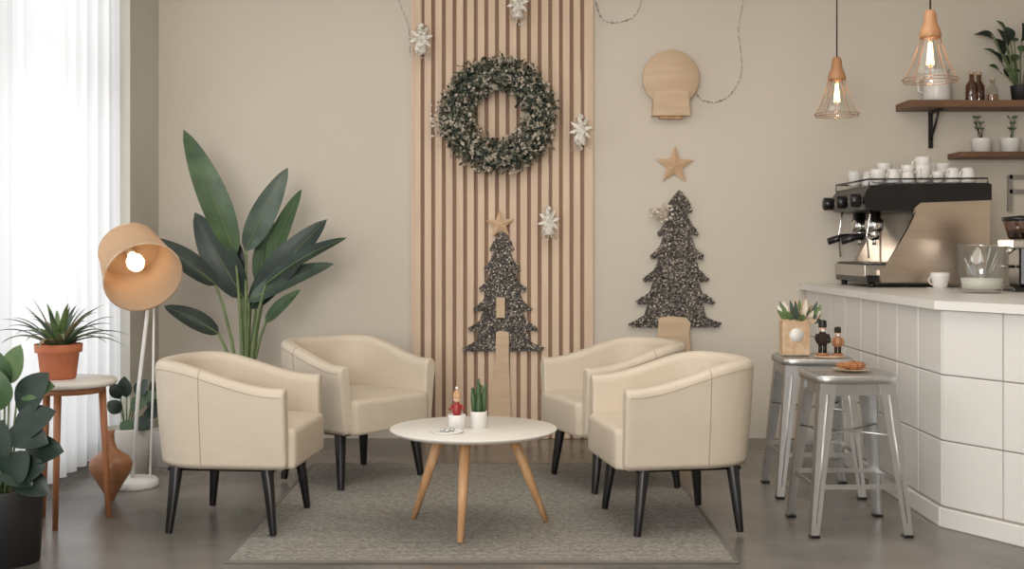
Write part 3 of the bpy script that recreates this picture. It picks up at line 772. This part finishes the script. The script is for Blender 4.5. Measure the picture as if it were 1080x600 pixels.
def oval_plant(name,x,y,z,pr,ph,pm,spec,r2=None):
    b=MB(); pot(b,x,y,z,pr,ph,pm,r2 or pr*.85,seg=32)
    for (dx,dy,dz,ang,l,w,m_,nr) in spec:
        q=Vector((x+dx,y+dy,z+ph+dz)); b0=Vector((x+dx*.2,y+dy*.2,z+ph*.85))
        b.tube([b0,b0.lerp(q,.5)+Vector((0,0,.02)),q],.004,M_stem,6)
        d=Vector((math.cos(ang),-.25,math.sin(ang))).normalized()
        b.leaf(q,q+d*l,w,m_,nr,arch=.1,fold=.2,peak=.5,pw=.7)
    b.build(name,(x,y,z))
sp=[(-.03,0,.08,2.4,.09,.08,M_leafd,(0,-1,.5)),(.03,-.03,.10,.5,.12,.09,M_leafm,(0,-1,.5)),(0,0,.16,1.6,.12,.08,M_leafd,(0,-1,.2)),(.05,.02,.16,1.0,.12,.08,M_leafg,(0,-1,.3)),
    (-.02,-.04,.03,-.5,.12,.09,M_leafm,(0,-1,.8)),(.04,-.04,.03,-.2,.13,.09,M_leafd,(0,-1,.8)),(.09,0,.07,.1,.12,.08,M_leafd,(0,-1,.5)),(.08,0,.14,.4,.11,.07,M_leafm,(0,-1,.5)),(-.04,.02,.15,2.0,.1,.07,M_leafd,(0,-1,.5))]
oval_plant('potted_peperomia',-2.07,6.52,0,.125,.25,M_white,sp)
oval_plant('potted_peperomia',-1.93,6.78,0,.10,.20,M_white,[(a+.0,b_,c+.02,d,e*1.1,f,g,h) for a,b_,c,d,e,f,g,h in sp])
sp=[(.0,.0,.36,1.9,.22,.13,M_leafm,(.2,-1,.2)),(.06,0,.28,.9,.22,.13,M_leafd,(0,-1,.4)),(.04,-.02,.20,.5,.22,.13,M_leafd,(0,-1,.5)),(.08,-.02,.13,.1,.18,.12,M_leafd,(0,-1,.6)),
    (-.02,0,.25,2.4,.20,.12,M_leafd,(0,-1,.4)),(-.04,0,.15,2.9,.18,.11,M_leafm,(0,-1,.4)),(.0,-.05,.12,-.6,.18,.12,M_leafd,(0,-1,.7)),(.02,0,.40,1.2,.17,.09,M_leafl,(0,-1,.1)),
    (.05,-.04,.05,-.4,.17,.11,M_leafd,(0,-1,.8)),(-.05,-.04,.06,3.4,.16,.10,M_leafd,(0,-1,.8)),(.05,0,.36,.2,.17,.10,M_leafm,(0,-1,.5)),(.03,-.06,.22,-.2,.19,.12,M_leafd,(0,-1,.7)),(.0,-.05,.30,1.5,.17,.11,M_leafm,(.3,-1,.3)),
    (.0,-.08,.10,1.3,.19,.13,M_leafd,(0,-1,.3)),(.04,-.08,.03,.9,.17,.12,M_leafd,(.2,-1,.4)),(.0,-.06,.0,1.9,.17,.12,M_leafm,(-.2,-1,.4)),(.02,-.05,.06,.2,.19,.12,M_leafd,(0,-1,.3))]
oval_plant('potted_rubber_plant',-1.965,4.70,0,.145,.29,M_darkpot,sp,.13)

# ------------------------------------------------------------ lights
def area(name,loc,rot,sx,sy,p,col):
    l=bpy.data.lights.new(name,'AREA'); l.shape='RECTANGLE'; l.size=sx; l.size_y=sy; l.energy=p; l.color=col
    o=bpy.data.objects.new(name,l); o.location=loc; o.rotation_euler=rot; scene.collection.objects.link(o); return o
area('daylight_side_window',(-3.1,4.0,1.7),(0,-math.pi/2,0),3.0,6.8,118,(1,.99,.98))
area('front_fill',(-1.15,FY-.2,2.0),(math.pi/2,0,-.26),2.2,2.2,262,(1,.975,.94))  # fill added behind the camera to brighten the room from the front
area('overhead_fill',(.6,4.6,CH-.03),(0,0,0),2.6,2.4,50,(1,.95,.88))  # soft fill added below the ceiling, stands for no visible lamp
w=bpy.data.worlds.new('sky'); scene.world=w; w.use_nodes=True
bg=w.node_tree.nodes['Background']; bg.inputs['Color'].default_value=(.94,.96,1,1); bg.inputs['Strength'].default_value=.8

cam=bpy.data.cameras.new('camera'); co=bpy.data.objects.new('camera',cam); scene.collection.objects.link(co)
co.location=(0,0,1.22); co.rotation_euler=(math.pi/2,0,0); cam.lens=42.67; cam.sensor_width=36; cam.shift_y=-40/1080
cam.clip_start=.05; scene.camera=co
